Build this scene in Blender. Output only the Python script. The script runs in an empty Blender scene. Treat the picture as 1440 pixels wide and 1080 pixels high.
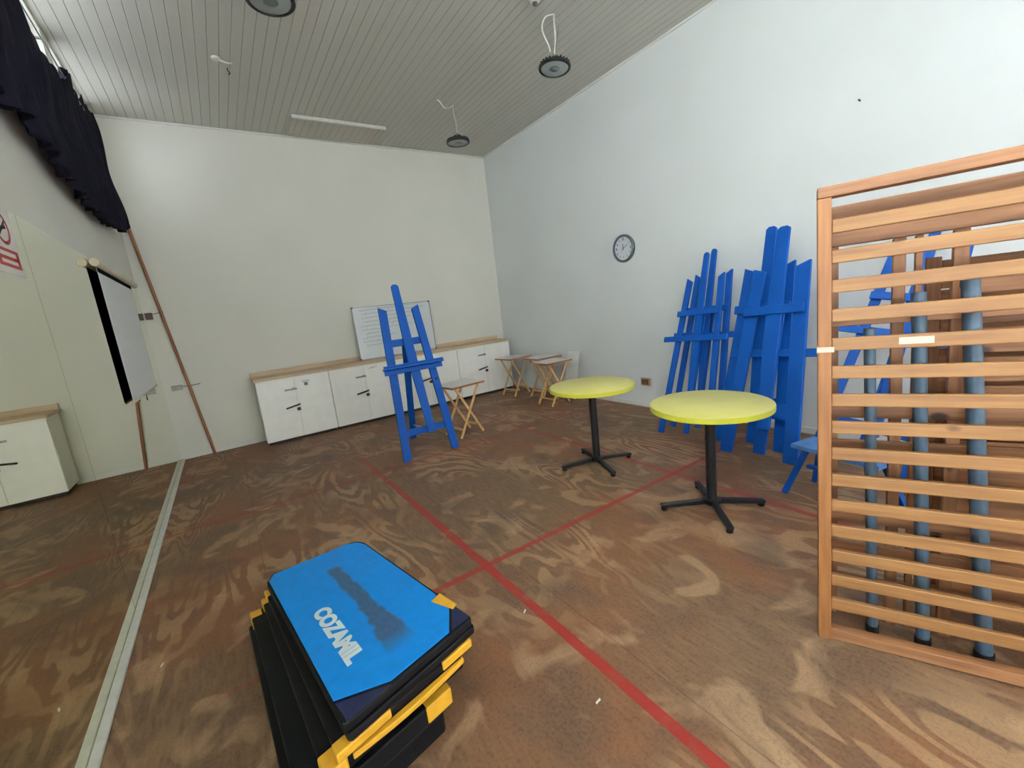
import bpy, bmesh, math, random
from mathutils import Matrix, Vector
random.seed(7)
S = bpy.context.scene
COL = S.collection
# ------------------------------------------------------------------ camera, world, lights, exposure
W, D, H, M = 4.395, 6.81, 4.067, -0.707     # right wall, far wall, ceiling, mirror wall
YB = -2.7                                    # wall behind the camera
cam_d = bpy.data.cameras.new('camera'); cam = bpy.data.objects.new('camera', cam_d); COL.objects.link(cam)
cam_d.sensor_width = 36; cam_d.lens = 15.03; cam_d.clip_start = 0.02
_r = Vector((0.81996731, -0.56202565, -0.10853927)); _u = Vector((0.19194219, 0.09132576, 0.97714779)); _f = Vector((0.53926969, 0.82206251, -0.18276057))
cam.matrix_world = Matrix(((_r.x, _u.x, -_f.x, 0), (_r.y, _u.y, -_f.y, 0), (_r.z, _u.z, -_f.z, 1.5), (0, 0, 0, 1)))
S.camera = cam
S.view_settings.view_transform = 'Standard'; S.view_settings.look = 'None'
S.view_settings.gamma = 1; S.view_settings.use_curve_mapping = False
S.view_settings.exposure = 0.0
world = bpy.data.worlds.new('sky'); S.world = world; world.use_nodes = True
wb = world.node_tree.nodes['Background']; wb.inputs[0].default_value = (0.80, 0.90, 1.0, 1); wb.inputs[1].default_value = 4.2
def area(name, loc, rot, sx, sy, power, color):
    l = bpy.data.lights.new(name, 'AREA'); l.shape = 'RECTANGLE'; l.size = sx; l.size_y = sy; l.energy = power; l.color = color
    o = bpy.data.objects.new(name, l); COL.objects.link(o); o.location = loc; o.rotation_euler = rot; return o
R = math.radians
# daylight through the clerestory windows (left wall) and the glazed opening behind the camera, plus an added bluish fill
area('clerestory_daylight', (M - 0.30, 3.6, 3.80), (0, R(-90), 0), 0.5, 6.0, 14, (1.0, 0.98, 0.92))
area('side_window_daylight', (M - 0.30, -0.45, 3.30), (0, R(-90), 0), 1.3, 3.6, 550, (0.97, 1.0, 0.94))
area('rear_window_daylight', (2.15, YB - 0.28, 1.65), (R(90), 0, 0), 4.0, 2.5, 135, (1.0, 0.97, 0.93))
area('added_bluish_fill', (M - 0.30, -1.2, 1.35), (0, R(-90), 0), 1.7, 1.9, 85, (0.62, 0.82, 1.0))  # fill lamp added to turn the right wall bluer, no known window there

# ------------------------------------------------------------------ materials
def lin(c):
    return tuple(((v / 255) / 12.92 if v / 255 <= 0.04045 else ((v / 255 + 0.055) / 1.055) ** 2.4) for v in c) + (1,)
def mat(name, rgb, rough=0.6, metal=0.0, var=0.06, scale=8.0, bump=0.0, bscale=60.0, spec=0.5, stretch=(1, 1, 1)):
    m = bpy.data.materials.new(name); m.use_nodes = True; nt = m.node_tree; N = nt.nodes; Lk = nt.links
    b = N['Principled BSDF']; b.inputs['Roughness'].default_value = rough; b.inputs['Metallic'].default_value = metal
    b.inputs['Specular IOR Level'].default_value = spec
    tc = N.new('ShaderNodeTexCoord'); mp = N.new('ShaderNodeMapping'); mp.inputs['Scale'].default_value = stretch
    Lk.new(tc.outputs['Object'], mp.inputs[0])
    n = N.new('ShaderNodeTexNoise'); n.inputs['Scale'].default_value = scale; n.inputs['Detail'].default_value = 4
    Lk.new(mp.outputs[0], n.inputs['Vector'])
    r = N.new('ShaderNodeValToRGB'); c = lin(rgb)
    r.color_ramp.elements[0].color = tuple(x * (1 - var * 2) for x in c[:3]) + (1,); r.color_ramp.elements[0].position = 0.3
    r.color_ramp.elements[1].color = tuple(min(1, x * (1 + var)) for x in c[:3]) + (1,); r.color_ramp.elements[1].position = 0.7
    Lk.new(n.outputs[0], r.inputs[0]); Lk.new(r.outputs[0], b.inputs['Base Color'])
    if bump:
        n2 = N.new('ShaderNodeTexNoise'); n2.inputs['Scale'].default_value = bscale; Lk.new(mp.outputs[0], n2.inputs['Vector'])
        bp = N.new('ShaderNodeBump'); bp.inputs['Strength'].default_value = bump; bp.inputs['Distance'].default_value = 0.004
        Lk.new(n2.outputs[0], bp.inputs['Height']); Lk.new(bp.outputs[0], b.inputs['Normal'])
    return m
def wood(name, c0, c1, axis='X', rough=0.5, scale=9.0, knots=True):
    m = bpy.data.materials.new(name); m.use_nodes = True; nt = m.node_tree; N = nt.nodes; Lk = nt.links
    b = N['Principled BSDF']; b.inputs['Roughness'].default_value = rough
    tc = N.new('ShaderNodeTexCoord'); mp = N.new('ShaderNodeMapping')
    st = {'X': (0.06, 1, 1), 'Y': (1, 0.06, 1), 'Z': (1, 1, 0.06)}[axis]
    mp.inputs['Scale'].default_value = st; Lk.new(tc.outputs['Object'], mp.inputs[0])
    n = N.new('ShaderNodeTexNoise'); n.inputs['Scale'].default_value = scale * 6; n.inputs['Detail'].default_value = 5
    Lk.new(mp.outputs[0], n.inputs['Vector'])
    r = N.new('ShaderNodeValToRGB'); r.color_ramp.elements[0].color = lin(c0); r.color_ramp.elements[1].color = lin(c1)
    r.color_ramp.elements[0].position = 0.3; r.color_ramp.elements[1].position = 0.65
    Lk.new(n.outputs[0], r.inputs[0]); out = r.outputs[0]
    if knots:
        v = N.new('ShaderNodeTexVoronoi'); v.inputs['Scale'].default_value = 6.5
        mp2 = N.new('ShaderNodeMapping'); mp2.inputs['Scale'].default_value = {'X': (0.6, 1, 1), 'Y': (1, 0.6, 1), 'Z': (1, 1, 0.6)}[axis]
        Lk.new(tc.outputs['Object'], mp2.inputs[0]); Lk.new(mp2.outputs[0], v.inputs['Vector'])
        r2 = N.new('ShaderNodeValToRGB'); r2.color_ramp.elements[0].position = 0.07; r2.color_ramp.elements[1].position = 0.13
        r2.color_ramp.elements[0].color = (1, 1, 1, 1); r2.color_ramp.elements[1].color = (0, 0, 0, 1)
        Lk.new(v.outputs['Distance'], r2.inputs[0])
        mx = N.new('ShaderNodeMixRGB'); Lk.new(r2.outputs[0], mx.inputs[0]); Lk.new(out, mx.inputs[1]); mx.inputs[2].default_value = lin([int(x * 0.55) for x in c0])
        out = mx.outputs[0]
    Lk.new(out, b.inputs['Base Color'])
    return m

def math_node(N, Lk, op, a, b=None, c=None):
    m = N.new('ShaderNodeMath'); m.operation = op
    for i, v in enumerate((a, b, c)):
        if v is None: continue
        if hasattr(v, 'is_output') or isinstance(v, bpy.types.NodeSocket): Lk.new(v, m.inputs[i])
        else: m.inputs[i].default_value = v
    return m.outputs[0]

def floor_material():
    m = bpy.data.materials.new('worn_plywood_floor'); m.use_nodes = True; nt = m.node_tree; N = nt.nodes; Lk = nt.links
    b = N['Principled BSDF']
    tc = N.new('ShaderNodeTexCoord'); P = tc.outputs['Object']
    sx = N.new('ShaderNodeSeparateXYZ'); Lk.new(P, sx.inputs[0]); X, Y = sx.outputs[0], sx.outputs[1]
    def noise(scale, st=(1, 1, 1), det=4, dist=0.0, loc=(0, 0, 0)):
        mp = N.new('ShaderNodeMapping'); mp.inputs['Scale'].default_value = st; mp.inputs['Location'].default_value = loc
        Lk.new(P, mp.inputs[0]); n = N.new('ShaderNodeTexNoise'); n.inputs['Scale'].default_value = scale
        n.inputs['Detail'].default_value = det; n.inputs['Distortion'].default_value = dist; Lk.new(mp.outputs[0], n.inputs['Vector']); return n.outputs[0]
    def ramp(src, p0, p1, c0=(0, 0, 0, 1), c1=(1, 1, 1, 1)):
        r = N.new('ShaderNodeValToRGB'); r.color_ramp.elements[0].position = p0; r.color_ramp.elements[1].position = p1
        r.color_ramp.elements[0].color = c0; r.color_ramp.elements[1].color = c1; Lk.new(src, r.inputs[0]); return r.outputs[0]
    def mix(fac, a, c, mode='MIX'):
        x = N.new('ShaderNodeMixRGB'); x.blend_type = mode
        for i, v in enumerate((fac, a, c)):
            if isinstance(v, bpy.types.NodeSocket): Lk.new(v, x.inputs[i])
            else: x.inputs[i].default_value = v
        return x.outputs[0]
    # rotary-cut figure: iso-lines of a stretched smooth noise, roughened at their edges
    g = noise(1.25, (1.5, 0.42, 1), 2.6, 0.7)
    rough = noise(11, (1, 0.7, 1), 6, 0.4, (2, 7, 0))
    g = math_node(N, Lk, 'ADD', g, math_node(N, Lk, 'MULTIPLY', math_node(N, Lk, 'SUBTRACT', rough, 0.5), 0.030))
    rings = math_node(N, Lk, 'SINE', math_node(N, Lk, 'MULTIPLY', g, 100.0))
    rings = math_node(N, Lk, 'MULTIPLY_ADD', rings, 0.5, 0.5)
    fine = noise(38, (1.6, 0.25, 1), 5)
    speck = noise(70, (1, 1, 1), 4)
    patch = noise(1.5, (1.0, 0.7, 1), 6, 0.5, (3.1, 1.7, 0))
    patch2 = noise(0.9, (1, 1, 1), 4, 0.4, (8.2, 4.4, 0))
    worn = math_node(N, Lk, 'MULTIPLY', ramp(rings, 0.40, 0.66), ramp(patch, 0.46, 0.62))
    blot = ramp(noise(3.4, (1, 0.75, 1), 8, 0.8, (1.3, 9.4, 0)), 0.56, 0.64)
    base = mix(ramp(fine, 0.3, 0.7), lin((98, 74, 52)), lin((126, 96, 70)))
    base = mix(math_node(N, Lk, 'MULTIPLY', ramp(patch2, 0.42, 0.60), 0.75), base, lin((130, 80, 48)))
    base = mix(math_node(N, Lk, 'MULTIPLY', ramp(noise(4.5, (1, 0.6, 1), 7, 0.6, (6, 2, 1)), 0.5, 0.66), 0.5), base, lin((92, 68, 52)))
    col = mix(math_node(N, Lk, 'MULTIPLY', worn, 0.56), base, lin((184, 148, 110)))
    col = mix(math_node(N, Lk, 'MULTIPLY', blot, 0.55), col, lin((180, 146, 112)))
    stain = ramp(noise(2.0, (1, 1, 1), 5, 0.4, (5, 5, 2)), 0.58, 0.70)
    col = mix(math_node(N, Lk, 'MULTIPLY', stain, 0.55), col, lin((76, 62, 52)))
    col = mix(math_node(N, Lk, 'MULTIPLY', ramp(speck, 0.40, 0.75), 0.22), col, lin((196, 172, 146)))
    col = mix(math_node(N, Lk, 'MULTIPLY', ramp(speck, 0.55, 0.30), 0.25), col, lin((66, 50, 40)))
    # sheet joints every 1.22 m x 2.44 m
    def stripe(coord, centre, half):
        d = math_node(N, Lk, 'ABSOLUTE', math_node(N, Lk, 'SUBTRACT', coord, centre))
        return math_node(N, Lk, 'LESS_THAN', d, half)
    jx = math_node(N, Lk, 'ABSOLUTE', math_node(N, Lk, 'SUBTRACT', math_node(N, Lk, 'FRACT', math_node(N, Lk, 'DIVIDE', math_node(N, Lk, 'ADD', X, 10.42), 1.22)), 0.5))
    jx = math_node(N, Lk, 'LESS_THAN', jx, 0.0016)
    col = mix(math_node(N, Lk, 'MULTIPLY', jx, 0.5), col, lin((60, 45, 38)))
    # painted red court lines, worn
    wob = math_node(N, Lk, 'MULTIPLY', math_node(N, Lk, 'SUBTRACT', noise(9, (1, 1, 1), 3), 0.5), 0.006)
    Xw = math_node(N, Lk, 'ADD', X, wob); Yw = math_node(N, Lk, 'ADD', Y, wob)
    wear = ramp(noise(14, (1, 1, 1), 6), 0.25, 0.5)
    for coord, c, h, a in ((Xw, 1.035, 0.025, math_node(N, Lk, 'MULTIPLY', ramp(math_node(N, Lk, 'MULTIPLY_ADD', Y, -0.25, 1.55), 0.1, 0.75), 0.88)), (Yw, 2.07, 0.022, math_node(N, Lk, 'MULTIPLY', ramp(math_node(N, Lk, 'ADD', X, 0.5), 0.1, 0.9), 0.8)), (Xw, 2.84, 0.026, 0.62), (Yw, 4.18, 0.024, 0.55)):
        f = math_node(N, Lk, 'MULTIPLY', stripe(coord, c, h), math_node(N, Lk, 'MULTIPLY', math_node(N, Lk, 'MULTIPLY_ADD', wear, 0.5, 0.5), a))
        col = mix(f, col, lin((156, 38, 36)))
    Lk.new(col, b.inputs['Base Color'])
    b.inputs['Roughness'].default_value = 0.55; b.inputs['Specular IOR Level'].default_value = 0.35
    bp = N.new('ShaderNodeBump'); bp.inputs['Strength'].default_value = 0.25; bp.inputs['Distance'].default_value = 0.003
    Lk.new(rings, bp.inputs['Height']); Lk.new(bp.outputs[0], b.inputs['Normal'])
    return m

def ceiling_material(name='painted_ceiling_boards', rgb=(196, 194, 184)):
    m = bpy.data.materials.new(name); m.use_nodes = True; nt = m.node_tree; N = nt.nodes; Lk = nt.links
    b = N['Principled BSDF']; b.inputs['Roughness'].default_value = 0.55
    tc = N.new('ShaderNodeTexCoord'); sx = N.new('ShaderNodeSeparateXYZ'); Lk.new(tc.outputs['Object'], sx.inputs[0])
    X = sx.outputs[0]
    fr = math_node(N, Lk, 'FRACT', math_node(N, Lk, 'DIVIDE', math_node(N, Lk, 'ADD', X, 9.99), 0.0885))
    d = math_node(N, Lk, 'ABSOLUTE', math_node(N, Lk, 'SUBTRACT', fr, 0.5))
    groove = N.new('ShaderNodeMapRange'); groove.inputs[1].default_value = 0.0; groove.inputs[2].default_value = 0.045; groove.inputs[3].default_value = 0; groove.inputs[4].default_value = 1
    Lk.new(d, groove.inputs[0])
    idx = math_node(N, Lk, 'FLOOR', math_node(N, Lk, 'DIVIDE', math_node(N, Lk, 'ADD', X, 9.99), 0.0885))
    wn = N.new('ShaderNodeTexWhiteNoise'); wn.noise_dimensions = '1D'; Lk.new(idx, wn.inputs['W'])
    no = N.new('ShaderNodeTexNoise'); no.inputs['Scale'].default_value = 1.5; Lk.new(tc.outputs['Object'], no.inputs['Vector'])
    r = N.new('ShaderNodeValToRGB'); c = lin(rgb); r.color_ramp.elements[0].color = tuple(x * 0.93 for x in c[:3]) + (1,); r.color_ramp.elements[1].color = c
    mixv = math_node(N, Lk, 'MULTIPLY_ADD', wn.outputs[0], 0.5, math_node(N, Lk, 'MULTIPLY', no.outputs[0], 0.6)); Lk.new(mixv, r.inputs[0])
    mx = N.new('ShaderNodeMixRGB'); Lk.new(groove.outputs[0], mx.inputs[0]); mx.inputs[1].default_value = lin((150, 146, 138)); Lk.new(r.outputs[0], mx.inputs[2])
    Lk.new(mx.outputs[0], b.inputs['Base Color'])
    bp = N.new('ShaderNodeBump'); bp.inputs['Strength'].default_value = 0.8; bp.inputs['Distance'].default_value = 0.006
    Lk.new(groove.outputs[0], bp.inputs['Height']); Lk.new(bp.outputs[0], b.inputs['Normal'])
    return m

def mirror_material():
    m = bpy.data.materials.new('mirror_glass'); m.use_nodes = True; b = m.node_tree.nodes['Principled BSDF']
    b.inputs['Base Color'].default_value = (0.86, 0.87, 0.71, 1); b.inputs['Metallic'].default_value = 1; b.inputs['Roughness'].default_value = 0.012
    return m
def mat_panel_material():   # blue vinyl with a worn dark grey band of old lettering
    m = mat('blue_vinyl', (6, 132, 220), 0.55, spec=0.25, var=0.04, scale=25, bump=0.3, bscale=300)
    nt = m.node_tree; N = nt.nodes; Lk = nt.links; b = N['Principled BSDF']
    src = b.inputs['Base Color'].links[0].from_socket
    uvn = N.new('ShaderNodeUVMap'); uvn.uv_map = 'panel'; sx = N.new('ShaderNodeSeparateXYZ'); Lk.new(uvn.outputs[0], sx.inputs[0])
    U, V = sx.outputs[0], sx.outputs[1]
    no = N.new('ShaderNodeTexNoise'); no.inputs['Scale'].default_value = 16; no.inputs['Detail'].default_value = 5; Lk.new(uvn.outputs[0], no.inputs['Vector'])
    du = math_node(N, Lk, 'ABSOLUTE', math_node(N, Lk, 'SUBTRACT', U, 0.53))
    wid = math_node(N, Lk, 'MULTIPLY_ADD', math_node(N, Lk, 'MAXIMUM', math_node(N, Lk, 'SUBTRACT', V, 0.62), 0.0), 0.22, 0.07)
    a = math_node(N, Lk, 'SUBTRACT', math_node(N, Lk, 'ADD', wid, math_node(N, Lk, 'MULTIPLY', math_node(N, Lk, 'SUBTRACT', no.outputs[0], 0.5), 0.09)), du)
    a = math_node(N, Lk, 'MULTIPLY', a, 45.0); a = math_node(N, Lk, 'MINIMUM', math_node(N, Lk, 'MAXIMUM', a, 0.0), 1.0)
    v0 = math_node(N, Lk, 'MINIMUM', math_node(N, Lk, 'MAXIMUM', math_node(N, Lk, 'MULTIPLY', math_node(N, Lk, 'SUBTRACT', V, 0.19), 40.0), 0.0), 1.0)
    v1 = math_node(N, Lk, 'MINIMUM', math_node(N, Lk, 'MAXIMUM', math_node(N, Lk, 'MULTIPLY', math_node(N, Lk, 'SUBTRACT', 0.90, V), 12.0), 0.0), 1.0)
    n2 = N.new('ShaderNodeTexNoise'); n2.inputs['Scale'].default_value = 45; n2.inputs['Detail'].default_value = 6; Lk.new(uvn.outputs[0], n2.inputs['Vector'])
    k = math_node(N, Lk, 'MULTIPLY', math_node(N, Lk, 'MULTIPLY', a, v0), math_node(N, Lk, 'MULTIPLY', v1, math_node(N, Lk, 'MULTIPLY_ADD', n2.outputs[0], 0.6, 0.52)))
    mx = N.new('ShaderNodeMixRGB'); Lk.new(k, mx.inputs[0]); Lk.new(src, mx.inputs[1]); mx.inputs[2].default_value = lin((66, 82, 98))
    Lk.new(mx.outputs[0], b.inputs['Base Color']); return m

MT = dict(
    wallbluelit=mat('wall_paint_with_bluish_light', (219, 223, 222), 0.75, var=0.02, scale=1.2, bump=0.12, bscale=90, spec=0.25),  # right wall: bluish tint of the light mixed into the paint colour
    floor=floor_material(), ceil=ceiling_material(), hatch=ceiling_material('painted_hatch_boards', (196, 190, 176)),
    wall=mat('white_wall_paint', (224, 223, 213), 0.75, var=0.02, scale=1.2, bump=0.12, bscale=90, spec=0.25),
    trim=mat('white_trim', (222, 222, 214), 0.5, var=0.02), frame=mat('window_frame_paint', (230, 230, 226), 0.45, var=0.02),
    mirror=mirror_material(), strip=mat('white_rail', (214, 214, 206), 0.45, var=0.05, scale=20),
    curtain=mat('navy_black_cloth', (22, 21, 36), 0.85, var=0.12, scale=6, bump=0.4, bscale=220, spec=0.2),
    blue=mat('blue_paint', (0, 78, 166), 0.55, var=0.05, scale=7, bump=0.15, bscale=40, spec=0.25),
    blueworn=mat('worn_pale_blue_paint', (74, 124, 190), 0.55, var=0.12, scale=14),
    yel=mat('yellow_laminate', (226, 218, 120), 0.35, var=0.02), yele=mat('yellow_edge_band', (208, 206, 62), 0.4, var=0.03),
    black=mat('black_metal', (18, 18, 20), 0.4, var=0.1), rubber=mat('black_rubber', (12, 12, 12), 0.8, var=0.1),
    cab=mat('white_laminate', (250, 250, 244), 0.35, var=0.02), cabin=mat('dark_kick_board', (70, 60, 52), 0.7),
    top=wood('oak_laminate', (192, 166, 134), (216, 192, 160), 'X', 0.5, 7, knots=False),
    pine=wood('pine_slat_wood', (128, 86, 46), (152, 108, 60), 'X', 0.5), pinev=wood('pine_post_wood', (130, 80, 40), (154, 102, 54), 'Z', 0.5),
    pined=wood('brown_pine', (120, 78, 48), (152, 104, 66), 'X', 0.55), pinedv=wood('brown_pine_upright', (116, 74, 46), (146, 98, 60), 'Z', 0.55),
    beech=wood('beech_leg', (196, 150, 96), (220, 178, 122), 'Z', 0.45, 10, knots=False), beechr=wood('reddish_wood_edge', (148, 90, 58), (178, 116, 78), 'X', 0.45, 10, knots=False),
    traytop=mat('white_tray_top', (222, 224, 218), 0.35, var=0.03), steel=mat('grey_blue_steel', (80, 98, 112), 0.5, 0.1, var=0.12, scale=20),
    chrome=mat('dull_chrome', (128, 126, 120), 0.35, 0.9), darkm=mat('dark_handle_metal', (74, 70, 62), 0.4, 0.7),
    pole=wood('varnished_pole', (126, 78, 46), (160, 104, 62), 'Z', 0.4, 8, knots=False),
    scase=mat('cream_casing', (206, 196, 168), 0.4, var=0.05), screenw=mat('white_screen_cloth', (228, 232, 230), 0.75, var=0.01), screenb=mat('black_screen_backing', (6, 6, 7), 0.9, spec=0.1),
    board=mat('whiteboard_enamel', (214, 220, 222), 0.18, var=0.02, scale=4), alu=mat('aluminium_edge', (150, 152, 150), 0.35, 0.8), ink=mat('marker_ink', (96, 112, 116), 0.7, var=0.2, scale=30),
    clockrim=mat('grey_clock_rim', (96, 104, 108), 0.35, 0.3), clockface=mat('clock_face', (206, 212, 220), 0.4, var=0.02), clockink=mat('clock_ink', (52, 58, 72), 0.6),
    lens=mat('grey_lamp_lens', (160, 170, 168), 0.25, var=0.03), lensmid=mat('grey_lamp_reflector', (96, 108, 106), 0.4), lamprim=mat('black_lamp_housing', (22, 26, 26), 0.45),
    cord=mat('white_flex', (214, 212, 202), 0.5), sockd=mat('brown_socket', (84, 58, 44), 0.5, var=0.1), sockw=mat('pale_timber_plate', (170, 138, 108), 0.5),
    navy=mat('navy_vinyl', (26, 34, 74), 0.5, var=0.08, scale=20), blackv=mat('black_vinyl', (8, 10, 14), 0.62, var=0.15, scale=25, bump=0.3, bscale=150, spec=0.3),
    yv=mat('yellow_vinyl', (226, 168, 44), 0.5, var=0.07, scale=18), panel=mat_panel_material(), letter=mat('white_print', (214, 226, 230), 0.5, var=0.04),
    red=mat('sign_red', (178, 44, 42), 0.5, var=0.04), sign=mat('sign_white', (214, 212, 206), 0.4, var=0.02), signink=mat('sign_ink', (66, 40, 40), 0.5), tape=mat('white_tape', (206, 184, 166), 0.6, var=0.06),
)
gl = bpy.data.materials.new('window_glass'); gl.use_nodes = True; MT['glass'] = gl
_b = gl.node_tree.nodes['Principled BSDF']; _b.inputs['Transmission Weight'].default_value = 1; _b.inputs['Roughness'].default_value = 0; _b.inputs['IOR'].default_value = 1.02

# ------------------------------------------------------------------ mesh helpers
def box(bm, x0, x1, y0, y1, z0, z1, f=None):
    vs = [Vector((x, y, z)) for x in (x0, x1) for y in (y0, y1) for z in (z0, z1)]
    if f: vs = [f(v) for v in vs]
    v = [bm.verts.new(p) for p in vs]
    for q in ((0, 1, 3, 2), (4, 6, 7, 5), (0, 4, 5, 1), (2, 3, 7, 6), (0, 2, 6, 4), (1, 5, 7, 3)): bm.faces.new([v[i] for i in q])
def bar(bm, a, b, w, t, nrm=(0, -1, 0)):
    """rectangular bar from a to b, width w across, thickness t along nrm"""
    a, b = Vector(a), Vector(b); d = (b - a).normalized(); n = Vector(nrm); n = (n - d * n.dot(d)).normalized(); s = d.cross(n)
    v = []
    for p in (a, b):
        for i, j in ((-1, -1), (1, -1), (1, 1), (-1, 1)): v.append(bm.verts.new(p + s * (w / 2 * i) + n * (t / 2 * j)))
    for q in ((3, 2, 1, 0), (4, 5, 6, 7), (0, 1, 5, 4), (1, 2, 6, 5), (2, 3, 7, 6), (3, 0, 4, 7)): bm.faces.new([v[i] for i in q])
def prism(bm, pts, h0, h1, f):
    """polygon pts (2D) extruded between h0 and h1; f(x, y, h) -> Vector"""
    lo = [bm.verts.new(f(x, y, h0)) for x, y in pts]; hi = [bm.verts.new(f(x, y, h1)) for x, y in pts]
    bm.faces.new(lo[::-1]); bm.faces.new(hi); n = len(pts)
    for i in range(n): bm.faces.new((lo[i], lo[(i + 1) % n], hi[(i + 1) % n], hi[i]))
def lathe(bm, prof, n=32, f=None):
    rings = []
    for r, z in prof:
        rings.append([bm.verts.new((lambda p: f(p) if f else p)(Vector((r * math.cos(2 * math.pi * i / n), r * math.sin(2 * math.pi * i / n), z)))) for i in range(n)])
    for a, b in zip(rings, rings[1:]):
        for i in range(n): bm.faces.new((a[i], a[(i + 1) % n], b[(i + 1) % n], b[i]))
    bm.faces.new(rings[0][::-1]); bm.faces.new(rings[-1])
def tube(bm, pts, r, n=10):
    pts = [Vector(p) for p in pts]; rings = []; up = Vector((0.13, 0.31, 0.94))
    for i, p in enumerate(pts):
        d = (pts[min(i + 1, len(pts) - 1)] - pts[max(i - 1, 0)]).normalized()
        s = d.cross(up); s = s.normalized() if s.length > 1e-4 else d.orthogonal().normalized(); t = d.cross(s)
        rings.append([bm.verts.new(p + (s * math.cos(2 * math.pi * k / n) + t * math.sin(2 * math.pi * k / n)) * r) for k in range(n)])
    for a, b in zip(rings, rings[1:]):
        for k in range(n): bm.faces.new((a[k], a[(k + 1) % n], b[(k + 1) % n], b[k]))
    bm.faces.new(rings[0][::-1]); bm.faces.new(rings[-1])
def obj(name, bm, m, parent=None, bevel=0.0, smooth=False, seg=2, loc=None):
    if loc is not None: bmesh.ops.translate(bm, verts=bm.verts, vec=-Vector(loc))
    bmesh.ops.recalc_face_normals(bm, faces=bm.faces)
    me = bpy.data.meshes.new(name); bm.to_mesh(me); bm.free()
    if smooth:
        for p in me.polygons: p.use_smooth = True
        try: me.set_sharp_from_angle(angle=R(35))
        except Exception: pass
    o = bpy.data.objects.new(name, me); COL.objects.link(o)
    me.materials.append(MT[m] if isinstance(m, str) else m)
    if parent: o.parent = parent
    if loc is not None: o.location = loc
    if bevel:
        md = o.modifiers.new('bevel', 'BEVEL'); md.width = bevel; md.segments = seg; md.limit_method = 'ANGLE'; md.angle_limit = R(40)
    return o
def bm_(): return bmesh.new()
def tag(o, label, cat, group=None):
    o['label'] = label; o['category'] = cat
    if group: o['group'] = group
    return o
def thing(name, label, cat, loc=(0, 0, 0), rot=(0, 0, 0), group=None):
    o = bpy.data.objects.new(name, None); COL.objects.link(o); o.location = loc; o.rotation_euler = rot; o.empty_display_size = 0.1
    return tag(o, label, cat, group)
def struct(name, bm, m, parent=None, bevel=0.0):
    o = obj(name, bm, m, parent, bevel)
    if not parent: o['kind'] = 'structure'
    return o
def dup(root, label, mw, group=None, first=False):
    if first: r = root
    else:
        r = root.copy(); COL.objects.link(r)
        for ch in list(root.children):
            c = ch.copy(); COL.objects.link(c); c.parent = r
            for g in ch.children:
                d = g.copy(); COL.objects.link(d); d.parent = c
    r['label'] = label
    if group: r['group'] = group
    r.matrix_world = mw
    return r
def text_bm(body, size, f, depth=0.001, bold=0.0):
    """mesh of a word; f maps local (x, y, z) to the object's own space"""
    cu = bpy.data.curves.new('txt', 'FONT'); cu.body = body; cu.size = size; cu.align_x = 'CENTER'; cu.align_y = 'CENTER'; cu.extrude = depth; cu.offset = bold
    t = bpy.data.objects.new('txt', cu); COL.objects.link(t); bpy.context.view_layer.update()
    me = bpy.data.meshes.new_from_object(t.evaluated_get(bpy.context.evaluated_depsgraph_get()))
    bm = bm_(); bm.from_mesh(me); bpy.data.objects.remove(t); bpy.data.curves.remove(cu); bpy.data.meshes.remove(me)
    for v in bm.verts: v.co = f(v.co.copy())
    return bm

# ------------------------------------------------------------------ room
bm = bm_(); box(bm, M - 0.25, W + 0.25, YB - 0.25, D + 0.25, -0.15, 0); struct('floor', bm, 'floor')
bm = bm_(); box(bm, M - 0.25, W + 0.25, YB - 0.25, D + 0.25, H, H + 0.15); struct('ceiling', bm, 'ceil')
bm = bm_(); box(bm, M - 0.25, W + 0.25, D, D + 0.25, 0, H); struct('wall_back', bm, 'wall')
bm = bm_(); box(bm, W, W + 0.25, YB - 0.25, D, 0, H); struct('wall_right', bm, 'wallbluelit')
WINS = [(-2.25, -0.55), (-0.35, 1.35), (1.6, 3.2), (3.35, 5.15), (5.38, 6.45)]   # clerestory openings in the left wall
Z0, Z1 = 3.05, 4.045
bm = bm_(); x0, x1 = M - 0.22, M
LW = (-2.2, -0.2, 0.45, 2.25)  # unseen low opening, added to let the bluish fill through
box(bm, x0, x1, YB - 0.25, LW[0], 0, Z0); box(bm, x0, x1, LW[1], D, 0, Z0); box(bm, x0, x1, LW[0], LW[1], 0, LW[2]); box(bm, x0, x1, LW[0], LW[1], LW[3], Z0); box(bm, x0, x1, YB - 0.25, D, Z1, H)
ys = [YB - 0.25] + [v for w_ in WINS for v in w_] + [D]
for i in range(0, len(ys), 2): box(bm, x0, x1, ys[i], ys[i + 1], Z0, Z1)
struct('wall_left', bm, 'wall')
for k, (a, b_) in enumerate(WINS):
    bm = bm_(); xx0, xx1 = M - 0.14, M - 0.09
    for q in ((a, a + 0.035, Z0, Z1), (b_ - 0.035, b_, Z0, Z1), (a + 0.035, b_ - 0.035, Z0, Z0 + 0.035), (a + 0.035, b_ - 0.035, Z1 - 0.035, Z1), ((a + b_) / 2 - 0.015, (a + b_) / 2 + 0.015, Z0 + 0.035, Z1 - 0.035)):
        box(bm, xx0, xx1, *q)
    fr = struct(f'window_{k + 1}', bm, 'frame')
    bm = bm_(); box(bm, M - 0.118, M - 0.112, a + 0.035, (a + b_) / 2 - 0.015, Z0 + 0.035, Z1 - 0.035); box(bm, M - 0.118, M - 0.112, (a + b_) / 2 + 0.015, b_ - 0.035, Z0 + 0.035, Z1 - 0.035)
    obj('window_pane', bm, 'glass', fr)
bm = bm_(); ya, yb, za, zb = LW
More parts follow.
